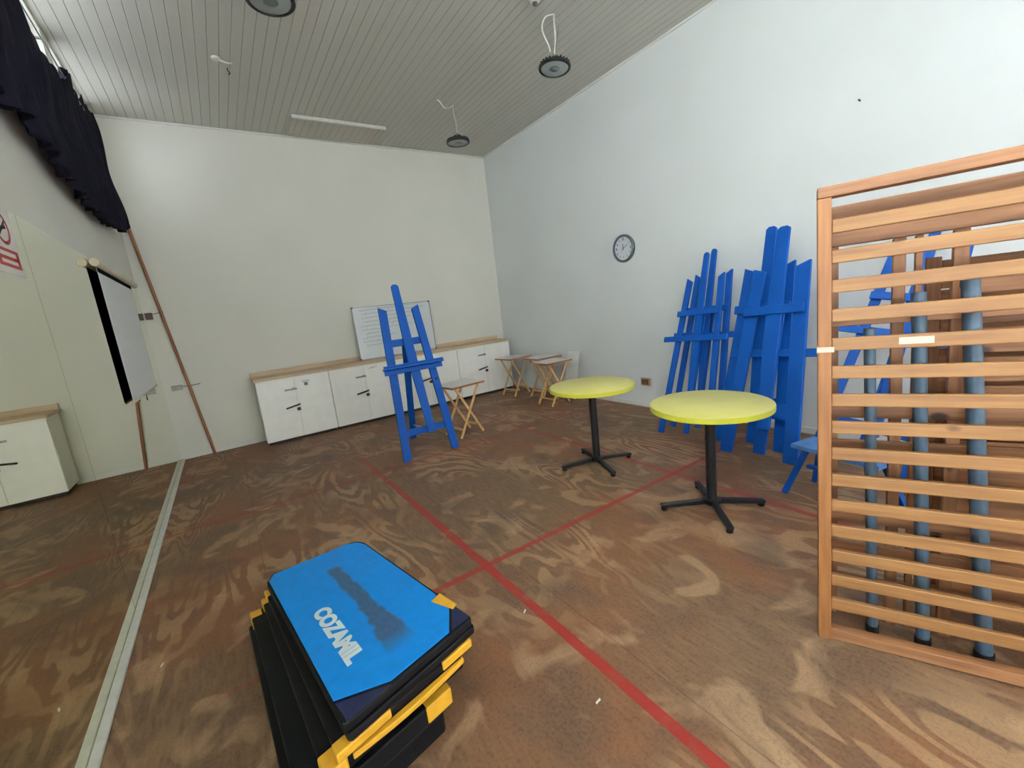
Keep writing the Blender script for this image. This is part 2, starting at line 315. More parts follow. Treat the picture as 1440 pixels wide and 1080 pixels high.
for q in ((ya, ya + 0.05, za, zb), (yb - 0.05, yb, za, zb), (ya + 0.05, yb - 0.05, za, za + 0.05), (ya + 0.05, yb - 0.05, zb - 0.05, zb), ((ya + yb) / 2 - 0.02, (ya + yb) / 2 + 0.02, za + 0.05, zb - 0.05)):
    box(bm, M - 0.14, M - 0.09, *q)
fr = struct('window_7', bm, 'frame')  # out-of-view window added to go with the bluish fill
bm = bm_(); box(bm, M - 0.118, M - 0.112, ya + 0.05, (ya + yb) / 2 - 0.02, za + 0.05, zb - 0.05); box(bm, M - 0.118, M - 0.112, (ya + yb) / 2 + 0.02, yb - 0.05, za + 0.05, zb - 0.05)
obj('window_pane', bm, 'glass', fr)
bm = bm_(); OX0, OX1, OZ0, OZ1 = 0.2, 4.1, 0.45, 2.9
for q in ((M - 0.25, OX0, 0, H), (OX1, W, 0, H), (OX0, OX1, 0, OZ0), (OX0, OX1, OZ1, H)): box(bm, q[0], q[1], YB - 0.25, YB, q[2], q[3])
struct('wall_front', bm, 'wall')
bm = bm_(); nw = 4; step = (OX1 - OX0) / nw
box(bm, OX0, OX1, YB - 0.16, YB - 0.1, OZ0, OZ0 + 0.06); box(bm, OX0, OX1, YB - 0.16, YB - 0.1, OZ1 - 0.06, OZ1)
for i in range(nw + 1):
    xc = min(max(OX0 + i * step, OX0 + 0.03), OX1 - 0.03); box(bm, xc - 0.03, xc + 0.03, YB - 0.16, YB - 0.1, OZ0 + 0.06, OZ1 - 0.06)
fr = struct('window_6', bm, 'frame')
bm = bm_()
for i in range(nw):
    xa = max(OX0 + i * step, OX0 + 0.03); xa = xa + (0.03 if i else 0.03); box(bm, OX0 + i * step + 0.035, OX0 + (i + 1) * step - 0.035, YB - 0.133, YB - 0.127, OZ0 + 0.06, OZ1 - 0.06)
obj('window_pane', bm, 'glass', fr)
bm = bm_(); box(bm, M, W, D - 0.012, D, 0, 0.075); struct('baseboard_back', bm, 'trim', bevel=0.003)
bm = bm_(); box(bm, W - 0.012, W, YB, D - 0.012, 0, 0.06); struct('baseboard_right', bm, 'trim', bevel=0.003)
bm = bm_(); box(bm, M, W, D - 0.022, D, H - 0.022, H); struct('trim_1', bm, 'trim', bevel=0.004)
bm = bm_(); box(bm, W - 0.022, W, YB, D - 0.022, H - 0.022, H); struct('trim_2', bm, 'trim', bevel=0.004)

# ------------------------------------------------------------------ mirror wall
for a, b_, lab in ((0.1, 3.127, 'tall frameless wall mirror panel nearest the camera with the red and white sign on it'),
                   (3.130, 6.79, 'tall frameless wall mirror panel beside the far corner behind the projection screen')):
    bm = bm_(); box(bm, M + 0.0005, M + 0.006, a, b_, 0.002, 2.187); o = obj('wall_mirror', bm, 'mirror'); tag(o, lab, 'mirror')
bm = bm_(); box(bm, M + 0.0065, M + 0.044, 0.1, 6.79, 0, 0.018); tag(obj('mirror_base_rail', bm, 'strip', bevel=0.004), 'long white rail on the floor along the foot of the mirror wall', 'rail')

# safety sign at the mirror's top edge
XS = M + 0.0065
t = thing('safety_sign', 'white sign with red ring and red block stuck high on the near mirror', 'sign', (XS, 2.86, 1.87))
bm = bm_(); box(bm, 0, 0.002, -0.165, 0.160, 0, 0.315); obj('sign_plate', bm, 'sign', t)
bm = bm_(); N_ = 40
for r0, r1 in ((0.058, 0.074),):
    for i in range(N_):
        a0, a1 = 2 * math.pi * i / N_, 2 * math.pi * (i + 1) / N_
        vs = [bm.verts.new((0.0028, 0.02 + r * math.cos(a) * 1.15, 0.205 + r * math.sin(a))) for r, a in ((r0, a0), (r1, a0), (r1, a1), (r0, a1))]; bm.faces.new(vs)
obj('red_ring', bm, 'red', t)
bm = bm_(); bar(bm, (0.003, -0.035, 0.165), (0.003, 0.075, 0.245), 0.012, 0.0012, (1, 0, 0)); bar(bm, (0.003, -0.03, 0.195), (0.003, 0.065, 0.215), 0.016, 0.0012, (1, 0, 0)); obj('pictogram', bm, 'signink', t)
bm = bm_()
box(bm, 0.0022, 0.0032, -0.12, 0.125, 0.098, 0.112); box(bm, 0.0022, 0.0032, -0.12, 0.125, 0.03, 0.045)
box(bm, 0.0022, 0.0032, -0.12, 0.125, 0.062, 0.078)
box(bm, 0.0022, 0.0032, 0.095, 0.125, 0.045, 0.098); box(bm, 0.0022, 0.0032, -0.12, -0.09, 0.045, 0.098); obj('red_block', bm, 'red', t)

# roller projection screen hanging in front of the mirror
t = thing('projection_screen', 'white roll-down projection screen with black back hanging before the mirror', 'screen', (M + 0.040, 4.49, 0))
def rot_cyl(r, y0, y1, x, z, n=24):
    b = bm_(); lathe(b, [(r * 0.9, y0), (r, y0 + 0.006), (r, y1 - 0.006), (r * 0.9, y1)], n, lambda p: Vector((x + p.x, p.z, z + p.y))); return b
obj('roller_case', rot_cyl(0.028, 0.02, 1.80, 0.002, 2.15), 'scase', t, smooth=True)
obj('end_cap', rot_cyl(0.0325, 0.0, 0.03, 0.001, 2.15), 'scase', t, smooth=True); obj('end_cap', rot_cyl(0.0325, 1.79, 1.82, 0.001, 2.15), 'scase', t, smooth=True)
bm = bm_(); box(bm, -0.0085, -0.0065, 0.06, 1.58, 1.06, 2.13); obj('screen_backing', bm, 'screenb', t)
bm = bm_(); box(bm, -0.0063, -0.0045, 0.06, 1.58, 1.06, 2.13); obj('screen_sheet', bm, 'screenw', t)
bm = bm_(); box(bm, -0.0042, -0.0034, 0.06, 1.58, 2.085, 2.13); obj('black_border', bm, 'screenb', t)
obj('bottom_batten', rot_cyl(0.010, 0.05, 1.59, -0.006, 1.052, 14), 'scase', t, smooth=True)
bm = bm_(); tube(bm, [(-0.006, 0.75, 1.042), (-0.006, 0.75, 1.015)], 0.004); tube(bm, [(-0.006, 0.73, 1.0), (-0.006, 0.75, 1.013), (-0.006, 0.77, 1.0), (-0.006, 0.75, 0.987), (-0.006, 0.73, 1.0)], 0.004); obj('pull_handle', bm, 'black', t, smooth=True)
for yy in (0.10, 1.70):
    bm = bm_(); box(bm, -0.0325, 0.006, yy - 0.012, yy + 0.012, 2.1785, 2.192); obj('wall_bracket', bm, 'alu', t, bevel=0.002)

# curtain over the clerestory windows
def curtain():
    bm = bm_(); ny, nz = 300, 26
    top = [(0.2, 3.60), (3.9, 3.60), (4.15, 3.44), (4.6, 3.44), (5.15, 3.70), (5.30, 3.70), (5.45, 3.56), (5.6, 3.58), (5.8, 3.72), (6.33, 3.70)]
    bot = [(0.2, 2.60), (2.85, 2.66), (3.3, 2.70), (3.6, 2.67), (4.08, 2.59), (5.07, 2.56), (5.7, 2.63), (6.33, 2.74)]
    def itp(t_, y):
        for (a, za), (b, zb) in zip(t_, t_[1:]):
            if y <= b: k = (y - a) / (b - a); k = k * k * (3 - 2 * k); return za + (zb - za) * k
        return t_[-1][1]
    grid = []
    for i in range(ny + 1):
        y = 2.45 + (6.33 - 2.45) * i / ny; ty = i / ny; row = []
        zt, zb = itp(top, y), itp(bot, y)
        zt += 0.018 * math.sin(y * 23) + 0.01 * math.sin(y * 61); zb += 0.02 * math.sin(y * 17 + 1)
        for j in range(nz + 1):
            k = j / nz; z = zt + (zb - zt) * k
            amp = 0.022 + 0.012 * k
            x = M + 0.095 + amp * math.sin(y * 34 + 0.8 * math.sin(y * 5) + k * 1.3) + 0.014 * math.sin(y * 81 + k * 5) * k + 0.012 * math.sin(k * 9 + y * 3)
            x = max(x, M + 0.018)
            row.append(bm.verts.new((x, y - 0.48 * ty ** 4 * (1 - k) ** 0.8 + 0.04 * k * math.sin(y * 9), z)))
        grid.append(row)
    for i in range(ny):
        for j in range(nz): bm.faces.new((grid[i][j], grid[i + 1][j], grid[i + 1][j + 1], grid[i][j + 1]))
    return bm
o = obj('curtain', curtain(), 'curtain', smooth=True); md = o.modifiers.new('solid', 'SOLIDIFY'); md.thickness = 0.006
t_c = thing('window_curtain', 'long navy-black curtain bunched across the high windows of the left wall', 'curtain', (M + 0.1, 4.4, 2.5))
o.name = 'cloth'; o.parent = t_c; o.matrix_parent_inverse = Matrix.Translation((-(M + 0.1), -4.4, -2.5))
bm = bm_(); tube(bm, [(0.0, -1.95, 1.11), (0.0, 1.2, 1.11)], 0.006, 8); obj('curtain_wire', bm, 'alu', t_c, smooth=True)
for yy in (-1.93, 0.0, 1.18):
    bm = bm_(); bar(bm, (-0.1, yy, 1.11), (0.004, yy, 1.11), 0.018, 0.012, (0, 0, 1)); obj('curtain_bracket', bm, 'alu', t_c, bevel=0.002)

# pole leaning in the corner
bm = bm_(); tube(bm, [(0, 0, 0.0), (-0.145, -0.005, 1.45), (-0.292, -0.01, 2.93)], 0.017, 12)
tag(obj('wooden_pole', bm, 'pole', smooth=True, loc=None), 'long brown wooden pole leaning in the corner under the curtain end', 'pole').location = (-0.345, 6.775, 0.003)

# small fittings on the back wall
t = thing('wall_hook', 'small dark double hook on the back wall behind the wooden pole', 'hook', (-0.55, D, 0.925))
bm = bm_(); box(bm, -0.07, 0.04, -0.022, 0, -0.028, 0.03); obj('hook_plate', bm, 'chrome', t, bevel=0.004)
bm = bm_(); tube(bm, [(0.03, -0.02, 0.012), (0.10, -0.03, 0.004), (0.23, -0.024, 0.012)], 0.006); obj('hook_rod', bm, 'chrome', t, smooth=True)
t = thing('door_bolt', 'small brown bolt fitting in the left corner above the screen edge', 'bolt', (-0.60, D, 1.84))
bm = bm_(); box(bm, -0.09, -0.02, -0.03, 0, -0.05, 0.03); obj('bolt_body', bm, 'sockd', t, bevel=0.005)
bm = bm_(); tube(bm, [(-0.03, -0.012, 0.012), (0.09, -0.008, 0.03)], 0.005); obj('bolt_pin', bm, 'chrome', t, smooth=True)

# ------------------------------------------------------------------ ceiling hatch, lamps, hooks
t = thing('ceiling_hatch', 'boarded ceiling hatch near the back wall with a white batten along its front', 'hatch', (1.8, 6.4, H))
bm = bm_(); box(bm, -0.54, 0.55, -0.24, 0.30, -0.018, -0.001); obj('hatch_panel', bm, 'hatch', t, bevel=0.003)
bm = bm_(); box(bm, -0.56, 0.62, -0.285, -0.25, -0.04, 0); obj('front_batten', bm, 'strip', t, bevel=0.004)
bm = bm_(); box(bm, -0.57, -0.545, -0.245, 0.33, -0.022, 0); box(bm, 0.555, 0.58, -0.245, 0.33, -0.022, 0); box(bm, -0.545, 0.555, 0.305, 0.33, -0.022, 0); obj('hatch_frame', bm, 'ceil', t, bevel=0.002)

def make_lamp():
    t = thing('high_bay_lamp', '', 'lamp')
    bm = bm_(); lathe(bm, [(0.05, 0.036), (0.10, 0.030), (0.140, 0.018), (0.150, 0.009), (0.150, -0.004), (0.142, -0.012), (0.128, -0.012), (0.124, -0.002), (0.02, 0.0)], 48); obj('housing', bm, 'lamprim', t, smooth=True)
    bm = bm_(); lathe(bm, [(0.118, -0.009), (0.125, -0.006), (0.125, -0.0025), (0.03, -0.0022)], 40); obj('lens', bm, 'lens', t, smooth=True)
    bm = bm_(); lathe(bm, [(0.038, -0.015), (0.045, -0.011), (0.045, -0.0095), (0.01, -0.0095)], 24); obj('sensor_cap', bm, 'lensmid', t, smooth=True)
    bm = bm_(); lathe(bm, [(0.012, 0.082), (0.045, 0.080), (0.050, 0.074), (0.050, 0.037), (0.04, 0.0365)], 28); obj('driver_box', bm, 'lamprim', t, smooth=True)
    bm = bm_()
    for i in range(24):
        a = 2 * math.pi * i / 24; c, s = math.cos(a), math.sin(a)
        bar(bm, (0.056 * c, 0.056 * s, 0.045), (0.142 * c, 0.142 * s, 0.026), 0.004, 0.014, (0, 0, 1))
    obj('cooling_fin', bm, 'lamprim', t)['kind'] = 'stuff'
    bm = bm_(); pts = [(0.012 * math.cos(a), 0, 0.10 + 0.02 * math.sin(a)) for a in [math.pi * 2 * k / 12 for k in range(13)]]; tube(bm, pts, 0.004, 8); obj('hook', bm, 'chrome', t, smooth=True)
    return t
lamp0 = make_lamp(); ZL = 3.60
def cord_to(t, pts, r=0.007, name='cable', m='cord'):
    bm = bm_(); tube(bm, pts, r, 8); return obj(name, bm, m, t, smooth=True)
def curve_pts(P, n=8):   # Catmull-Rom
    P = [Vector(p) for p in P]; Q = [P[0]] + P + [P[-1]]; out = []
    for i in range(1, len(Q) - 2):
        for k in range(n):
            t_ = k / n; a, b, c, d = Q[i - 1:i + 3]
            out.append(0.5 * ((2 * b) + (c - a) * t_ + (2 * a - 5 * b + 4 * c - d) * t_ ** 2 + (3 * b - a - 3 * c + d) * t_ ** 3))
    return out + [P[-1]]
LG = 'round high bay lamps hung from the ceiling'
l1 = dup(lamp0, 'round black-rimmed hanging lamp over the tables, nearer the right wall', Matrix.Translation((3.03, 3.31, ZL)) @ Matrix.Rotation(R(6), 4, 'Y'), LG, True)
l2 = dup(lamp0, 'small-looking round black-rimmed hanging lamp nearest the far corner', Matrix.Translation((2.985, 5.18, ZL)), LG)
l3 = dup(lamp0, 'round black-rimmed hanging lamp cut off by the top edge of the photo', Matrix.Translation((0.69, 3.40, ZL)) @ Matrix.Rotation(R(90), 4, 'Z'), LG)
hz = H - ZL
cord_to(l1, curve_pts([(0, 0, 0.115), (0.02, 0.01, 0.26), (0.0, 0, 0.36), (0.01, 0.02, hz - 0.0)]))
cord_to(l1, curve_pts([(0.01, 0.02, hz), (-0.09, 0.02, hz - 0.06), (-0.12, 0.03, 0.30), (-0.07, 0.0, 0.17), (-0.05, 0, 0.12)]))
cord_to(l1, curve_pts([(0.01, 0.02, hz), (0.06, 0.01, 0.38), (0.03, 0, 0.27), (0.005, 0, 0.115)]), 0.004, 'chain', 'alu')
cord_to(l2, curve_pts([(0, 0, 0.115), (0.01, 0.01, 0.25), (-0.012, 0, 0.33), (0.02, 0.05, hz)]), 0.006)
cord_to(l2, curve_pts([(0.02, 0.05, hz - 0.01), (-0.05, 0.04, hz - 0.05), (-0.13, 0.02, hz - 0.07), (-0.18, 0.0, hz - 0.03), (-0.22, 0.0, hz)]), 0.008)
cord_to(l3, curve_pts([(0, 0, 0.115), (0.01, 0.01, 0.27), (0, 0, hz)]))
t = thing('ceiling_rose', 'small cream ceiling rose with a stub of cable left of the middle lamp', 'ceiling rose', (0.47, 5.15, H))
bm = bm_(); lathe(bm, [(0.03, -0.02), (0.038, -0.014), (0.04, 0)], 20); obj('rose_base', bm, 'strip', t, smooth=True)
cord_to(t, curve_pts([(0.02, 0, -0.012), (0.08, 0.0, -0.03), (0.13, 0.01, -0.02)]), 0.008, 'cable_stub')
t = thing('ceiling_hook', 'tiny dark screw hook in the ceiling right of the cream rose', 'hook', (0.565, 5.3, H))
cord_to(t, curve_pts([(0, 0, 0), (0, 0, -0.025), (0.015, 0.0, -0.045), (0, 0.012, -0.055)]), 0.005, 'hook_wire', 'darkm')
t = thing('sprinkler_head', 'small white and grey fitting on the ceiling at the top photo edge', 'ceiling fitting', (2.78, 3.22, H))
bm = bm_(); lathe(bm, [(0.03, -0.05), (0.045, -0.04), (0.06, -0.012), (0.065, 0)], 24); obj('fitting_dome', bm, 'strip', t, smooth=True)
bm = bm_(); lathe(bm, [(0.018, -0.07), (0.022, -0.065), (0.022, -0.048)], 16); obj('fitting_nozzle', bm, 'chrome', t, smooth=True)

# ------------------------------------------------------------------ right wall: clock, socket, nail
t = thing('wall_clock', 'round grey-rimmed wall clock with white face on the right wall', 'clock', (W, 3.785, 2.03), (0, 0, 0))
FC = lambda p: Vector((-p.z, -p.x, p.y))      # face looks to -x
bm = bm_(); lathe(bm, [(0.165, 0), (0.17, 0.01), (0.168, 0.035), (0.155, 0.045), (0.142, 0.038), (0.140, 0.022)], 56, FC); obj('rim', bm, 'clockrim', t, smooth=True)
bm = bm_(); lathe(bm, [(0.139, 0.0225), (0.139, 0.025)], 48, FC); obj('dial', bm, 'clockface', t)
for k in range(1, 13):
    a = math.pi / 2 - k * math.pi / 6; big = k % 3 == 0
    cx_, cy_ = 0.112 * math.cos(a), 0.112 * math.sin(a)
    obj('numeral', text_bm(str(k), 0.045 if big else 0.032, lambda p: FC(Vector((p.x + cx_, p.y + cy_, 0.0258 + p.z))), 0.0004, 0.0015 if big else 0.0006), 'clockink', t)
def hand(ang, ln, w, z):
    b = bm_(); a = R(90 - ang); d = Vector((math.cos(a), math.sin(a), 0)); bar(b, FC(Vector((0, 0, z)) - d * 0.02), FC(Vector((0, 0, z)) + d * ln), w, 0.0015, (1, 0, 0)); return b
obj('hour_hand', hand(-4, 0.055, 0.008, 0.029), 'clockink', t); obj('minute_hand', hand(62, 0.09, 0.006, 0.031), 'clockink', t); obj('second_hand', hand(210, 0.05, 0.002, 0.033), 'red', t)
t = thing('wall_socket', 'small dark brown socket low on the right wall between the yellow tables', 'socket', (W, 3.56, 0.335))
bm = bm_(); box(bm, -0.012, 0, -0.075, 0.075, -0.05, 0.05); obj('socket_plate', bm, 'sockw', t, bevel=0.004)
bm = bm_(); box(bm, -0.035, -0.0125, -0.05, 0.05, -0.034, 0.036); obj('plug_body', bm, 'sockd', t, bevel=0.008)
bm = bm_(); tube(bm, [(0, 0, 0), (-0.03, 0, 0.003)], 0.006, 8); o = obj('wall_nail', bm, 'darkm', smooth=True, bevel=0); o.location = (W, 1.40, 2.74); tag(o, 'lone nail high on the bare right wall', 'nail')

# ------------------------------------------------------------------ low cabinets along the back wall
YF, ZT = 6.40, 0.865
XB = [0.25, 1.15, 2.12, 3.17, 4.22]
labs = ['white two-door low cabinet at the left end, with a sticker at its top right', 'white two-door low cabinet second from the left, left of the blue easel',
        'white two-door low cabinet partly hidden behind the standing blue easel', 'white two-door low cabinet at the right end, near the far corner']
for k in range(4):
    a, b_ = XB[k] + 0.002, XB[k + 1] - 0.002; w_ = b_ - a
    t = thing('low_cabinet', labs[k], 'cabinet', (a, YF, 0), group='white cabinets along the back wall')
    bm = bm_(); box(bm, 0, w_, 0.0, D - 0.014 - YF, 0.05, ZT - 0.002); obj('body', bm, 'cab', t, bevel=0.002)
    bm = bm_(); box(bm, 0.02, w_ - 0.02, 0.03, 0.36, 0.0, 0.05); obj('kick_board', bm, 'cabin', t)
    mid = w_ / 2
    for s, (p, q) in enumerate(((0.004, mid - 0.0015), (mid + 0.0015, w_ - 0.004))):
        bm = bm_(); box(bm, p, q, -0.018, -0.001, 0.045, ZT - 0.02); dr = obj('door', bm, 'cab', t, bevel=0.002)
    hx = mid - 0.055
    bm = bm_(); box(bm, hx - 0.075, hx + 0.075, -0.026, -0.0185, 0.69, 0.712); box(bm, hx + 0.02, hx + 0.055, -0.034, -0.026, 0.692, 0.722); obj('hasp', bm, 'alu', t, bevel=0.002)
    bm = bm_(); tube(bm, curve_pts([(hx - 0.09, -0.019, 0.455), (hx - 0.07, -0.04, 0.462), (hx + 0.05, -0.04, 0.482), (hx + 0.075, -0.019, 0.485)], 5), 0.011, 10); obj('handle', bm, 'darkm', t, smooth=True)
    bm = bm_(); box(bm, hx + 0.03, hx + 0.075, -0.045, -0.0225, 0.405, 0.445); obj('padlock', bm, 'darkm', t, bevel=0.005)
    if k == 0:
        bm = bm_(); box(bm, mid + 0.10, mid + 0.19, -0.0195, -0.0182, 0.775, 0.779); box(bm, mid + 0.10, mid + 0.19, -0.0195, -0.0182, 0.790, 0.793)
        box(bm, mid + 0.12, mid + 0.165, -0.0205, -0.0182, 0.725, 0.765); obj('sticker', bm, 'ink', t)
    if k == 1:
        bm = bm_(); box(bm, mid + 0.07, mid + 0.15, -0.0195, -0.0182, 0.802, 0.806); box(bm, mid + 0.10, mid + 0.20, -0.0195, -0.0182, 0.812, 0.816); obj('sticker', bm, 'ink', t)
t = thing('worktop', 'long pale oak worktop with upstand running over the white cabinets', 'worktop', (0.235, 6.38, ZT))
bm = bm_(); box(bm, 0, 4.00, -0.005, 0.415, 0, 0.038); obj('worktop_board', bm, 'top', t, bevel=0.003)
bm = bm_(); box(bm, 0, 4.00, 0.39, 0.415, 0.0385, 0.10); obj('upstand', bm, 'top', t, bevel=0.003)

# whiteboard leaning on the worktop
TL = math.atan2(0.045, 0.79)
t = thing('whiteboard', 'whiteboard with faint handwriting leaning on the worktop behind the easel', 'whiteboard', (1.70, 6.705, ZT + 0.041), (-TL, 0, 0))
bw, bh = 1.26, 0.80
bm = bm_(); box(bm, 0.008, bw - 0.008, -0.008, 0.008, 0.008, bh - 0.008); obj('board_surface', bm, 'board', t)
bm = bm_(); box(bm, 0, 0.009, -0.011, 0.011, 0, bh); box(bm, bw - 0.009, bw, -0.011, 0.011, 0, bh); box(bm, 0.009, bw - 0.009, -0.011, 0.011, 0, 0.009); box(bm, 0.009, bw - 0.009, -0.011, 0.011, bh - 0.009, bh); obj('board_frame', bm, 'alu', t)
for cx_, cz_ in ((0, bh), (bw, bh), (0, 0), (bw, 0)):
    bm = bm_(); s_ = 0.02; box(bm, cx_ - s_ if cx_ else -0.004, cx_ + 0.004 if cx_ else s_, -0.0135, 0.0125, cz_ - s_ if cz_ else -0.002, cz_ + 0.004 if cz_ else s_); obj('corner_cap', bm, 'darkm', t, bevel=0.002)
rnd = random.Random(3)
for row in range(10):
    z = 0.74 - row * 0.06; x = 0.08 + rnd.uniform(0, 0.08); end = (1.12, 1.15, 0.95, 0.9, 0.7, 0.92, 0.5, 0.62, 0.4, 0.45)[row]
    bm = bm_(); pp = []; k = 0
    while x < end:
        pp.append((x, -0.0098, z + rnd.uniform(-1, 1) * (0.017 if (k // 9) % 2 == 0 else 0.003) + 0.04 * x)); x += rnd.uniform(0.007, 0.016); k += 1
    tube(bm, pp, 0.0022, 4); obj('handwriting_line', bm, 'ink', t)

# ------------------------------------------------------------------ easels
# local frame: feet at z = 0, front looks to -Y, rear leg behind
def make_easel(name, label, opened, mast_top=1.87, lean=13.0, pw=0.042, mw=0.040, rails=((1.25, 0.075, 0.225, 1), (0.285, 0.075, 0.285, 1))):
    """rails: (height, depth of board, half length, 1 behind the posts / -1 in front of them)"""
    t = thing(name, label, 'easel')
    A = Matrix.Rotation(-R(lean), 4, 'X') if opened else Matrix.Identity(4)
    def ob(n, b, m='blue', bev=0.004): b.transform(A); return obj(n, b, m, t, bevel=bev)
    for s in (-1, 1):
        b = bm_(); w2 = pw; L_ = 1.63
        P = [(s * 0.275 - w2, 0), (s * 0.275 + w2, 0), (s * 0.18 + w2, L_ - (0.03 if s < 0 else -0.01)), (s * 0.18 - w2, L_ - (0.03 if s > 0 else -0.01))]
        prism(b, P, -0.014, 0.014, lambda x, z, h: Vector((x, h, z))); ob('side_post', b)
    b = bm_(); m0 = 0.045
    prism(b, [(m0 - mw, 0.24), (m0 + mw, 0.24), (mw, mast_top - 0.02), (mw * 0.5, mast_top - 0.002), (-mw * 0.5, mast_top), (-mw, mast_top - 0.02), (-mw, 1.0)], -0.0405, -0.0150, lambda x, z, h: Vector((x, h, z)))
    ob('mast', b)
    for z, h_, hl, sd in rails:
        b = bm_(); y0, y1 = (0.0145, 0.034) if sd > 0 else (-0.0600, -0.0410); box(b, -hl, hl, y0, y1, z - h_ / 2, z + h_ / 2); ob('cross_rail', b)
    if opened:
        b = bm_(); box(b, -0.33, 0.33, -0.105, -0.0410, 0.965, 0.988); ob('shelf', b)
        b = bm_(); box(b, -0.33, 0.33, -0.1040, -0.085, 0.989, 1.008); ob('shelf_lip', b)
        b = bm_(); box(b, -0.32, 0.32, -0.0640, -0.0410, 0.915, 0.9645); ob('shelf_batten', b)
        b = bm_(); top_ = A @ Vector((0.0, 0.055, 1.24)); bar(b, (0.07, 0.76, 0.006), tuple(top_), 0.072, 0.028, (0, 1, 0)); obj('rear_leg', b, 'blue', t, bevel=0.004)
        b = bm_(); tube(b, [A @ Vector((0.0, 0.02, 0.30)), Vector((0.06, 0.64, 0.20))], 0.004, 6); obj('stay_cord', b, 'cord', t)
        b = bm_(); tube(b, [A @ Vector((0.235, -0.05, 0.80)), A @ Vector((0.235, -0.016, 0.80))], 0.012, 10); obj('shelf_peg', b, 'darkm', t, smooth=True)
    else:
        b = bm_(); bar(b, (-0.01, 0.050, 0.03), (0.0, 0.050, 1.27), mw * 1.9, 0.026); obj('rear_leg', b, 'blue', t, bevel=0.004)
    return t
e = make_easel('artist_easel', 'blue wooden easel standing open by itself in front of the cabinets', True)
e.matrix_world = Matrix.Translation((1.632, 4.185, 0.012)) @ Matrix.Rotation(R(-1), 4, 'Z')
def wallm(x, y, lean, roll=0, yaw=0, z=0.0):
    m = Matrix.Translation((x, y, z)) @ Matrix.Rotation(R(-90 + yaw), 4, 'Z') @ Matrix.Rotation(R(-lean), 4, 'X') @ Matrix.Rotation(R(roll), 4, 'Y')
    lo = min((m @ Vector((s * (0.275 + 0.05), h, 0))).z for s in (-1, 1) for h in (-0.014, 0.014))
    return Matrix.Translation((0, 0, 0.001 - lo)) @ m
EG = 'blue easels folded against the right wall'
narrow = make_easel('folded_easel', '', False, 1.87, pw=0.030, mw=0.028, rails=((1.25, 0.055, 0.235, -1), (0.985, 0.055, 0.36, -1), (0.30, 0.07, 0.28, 1)))
dup(narrow, 'narrow folded blue easel at the left end of the row leaning on the wall', wallm(3.60, 2.50, 19.3, -3.5, -5), EG, True)
dup(narrow, 'narrow folded blue easel behind the leftmost one, its mast tip just above', wallm(3.84, 2.53, 15.2, -2.0, -6), EG)
wide = make_easel('folded_easel', '', False, 1.965, pw=0.055, mw=0.052, rails=((1.24, 0.075, 0.25, -1), (0.885, 0.065, 0.37, 1), (0.40, 0.13, 0.27, 1)))
dup(wide, 'broad folded blue easel in front of the leaning row behind the near yellow table', wallm(3.48, 1.735, 18.7, -4.0, -7), EG, True)
mid = make_easel('folded_easel', '', False, 1.975, pw=0.045, mw=0.046, rails=((1.24, 0.075, 0.25, -1), (0.885, 0.06, 0.29, 1), (0.40, 0.10, 0.27, 1)))
dup(mid, 'broad folded blue easel just behind the front one, its mast tip beside it', wallm(3.70, 1.915, 16.2, -3.2, -7), EG, True)
dup(narrow, 'folded blue easel tilted to the right behind the slatted pine frames', wallm(3.66, 1.11, 19.0, 10.0, 8), EG)

# low blue trestle beside the pine frame
t = thing('blue_stool', 'low blue splayed-leg stool with a worn pale top, half hidden by the pine frame', 'stool', (3.13, 1.02, 0), (0, 0, R(-12)))
bm = bm_(); box(bm, -0.12, 0.12, -0.26, 0.26, 0.33, 0.36); obj('seat', bm, 'blueworn', t, bevel=0.005)
for sy in (-1, 1):
    for sx in (-1, 1):
        bm = bm_(); bar(bm, (sx * 0.16, sy * 0.27, 0.005), (sx * 0.07, sy * 0.18, 0.33), 0.035, 0.03, (0, 1, 0)); obj('leg', bm, 'blue', t, bevel=0.003)
bm = bm_(); bar(bm, (0, -0.22, 0.18), (0, 0.22, 0.18), 0.03, 0.025, (0, 0, 1)); obj('stretcher', bm, 'blue', t, bevel=0.003)

# ------------------------------------------------------------------ yellow tables
def make_table():
    t = thing('round_table', '', 'table')
    bm = bm_(); lathe(bm, [(0.355, 0.7315), (0.366, 0.7325), (0.366, 0.7365), (0.362, 0.7385)], 72); obj('tabletop', bm, 'yel', t, smooth=True)
    bm = bm_(); lathe(bm, [(0.362, 0.700), (0.368, 0.703), (0.3685, 0.7310), (0.36, 0.7312)], 72); obj('edge_band', bm, 'yele', t, smooth=True)
    bm = bm_(); lathe(bm, [(0.12, 0.692), (0.125, 0.6995), (0.02, 0.6998)], 28); obj('top_plate', bm, 'black', t, smooth=True)
    bm = bm_(); lathe(bm, [(0.034, 0.075), (0.033, 0.09), (0.033, 0.6915)], 24); obj('column', bm, 'black', t, smooth=True)
    bm = bm_(); lathe(bm, [(0.045, 0.035), (0.055, 0.045), (0.055, 0.07), (0.04, 0.0748)], 24); obj('hub', bm, 'black', t, smooth=True)
    for k in range(4):
        a = k * math.pi / 2; c, s = math.cos(a), math.sin(a); bm = bm_()
        pr = [(0.045, 0.038), (0.325, 0.024), (0.335, 0.030), (0.335, 0.046), (0.325, 0.050), (0.045, 0.070)]
        prism(bm, pr, -0.019, 0.019, lambda r, z, h: Vector((r * c - h * s, r * s + h * c, z))); ft = obj('foot', bm, 'black', t, bevel=0.004)
        bm = bm_(); lathe(bm, [(0.016, 0.001), (0.020, 0.005), (0.020, 0.018), (0.012, 0.0235)], 16, lambda p: Vector((p.x + 0.312 * c, p.y + 0.312 * s, p.z))); obj('glide', bm, 'rubber', ft, smooth=True)
    return t
tb = make_table()
TG = 'round yellow pedestal tables'
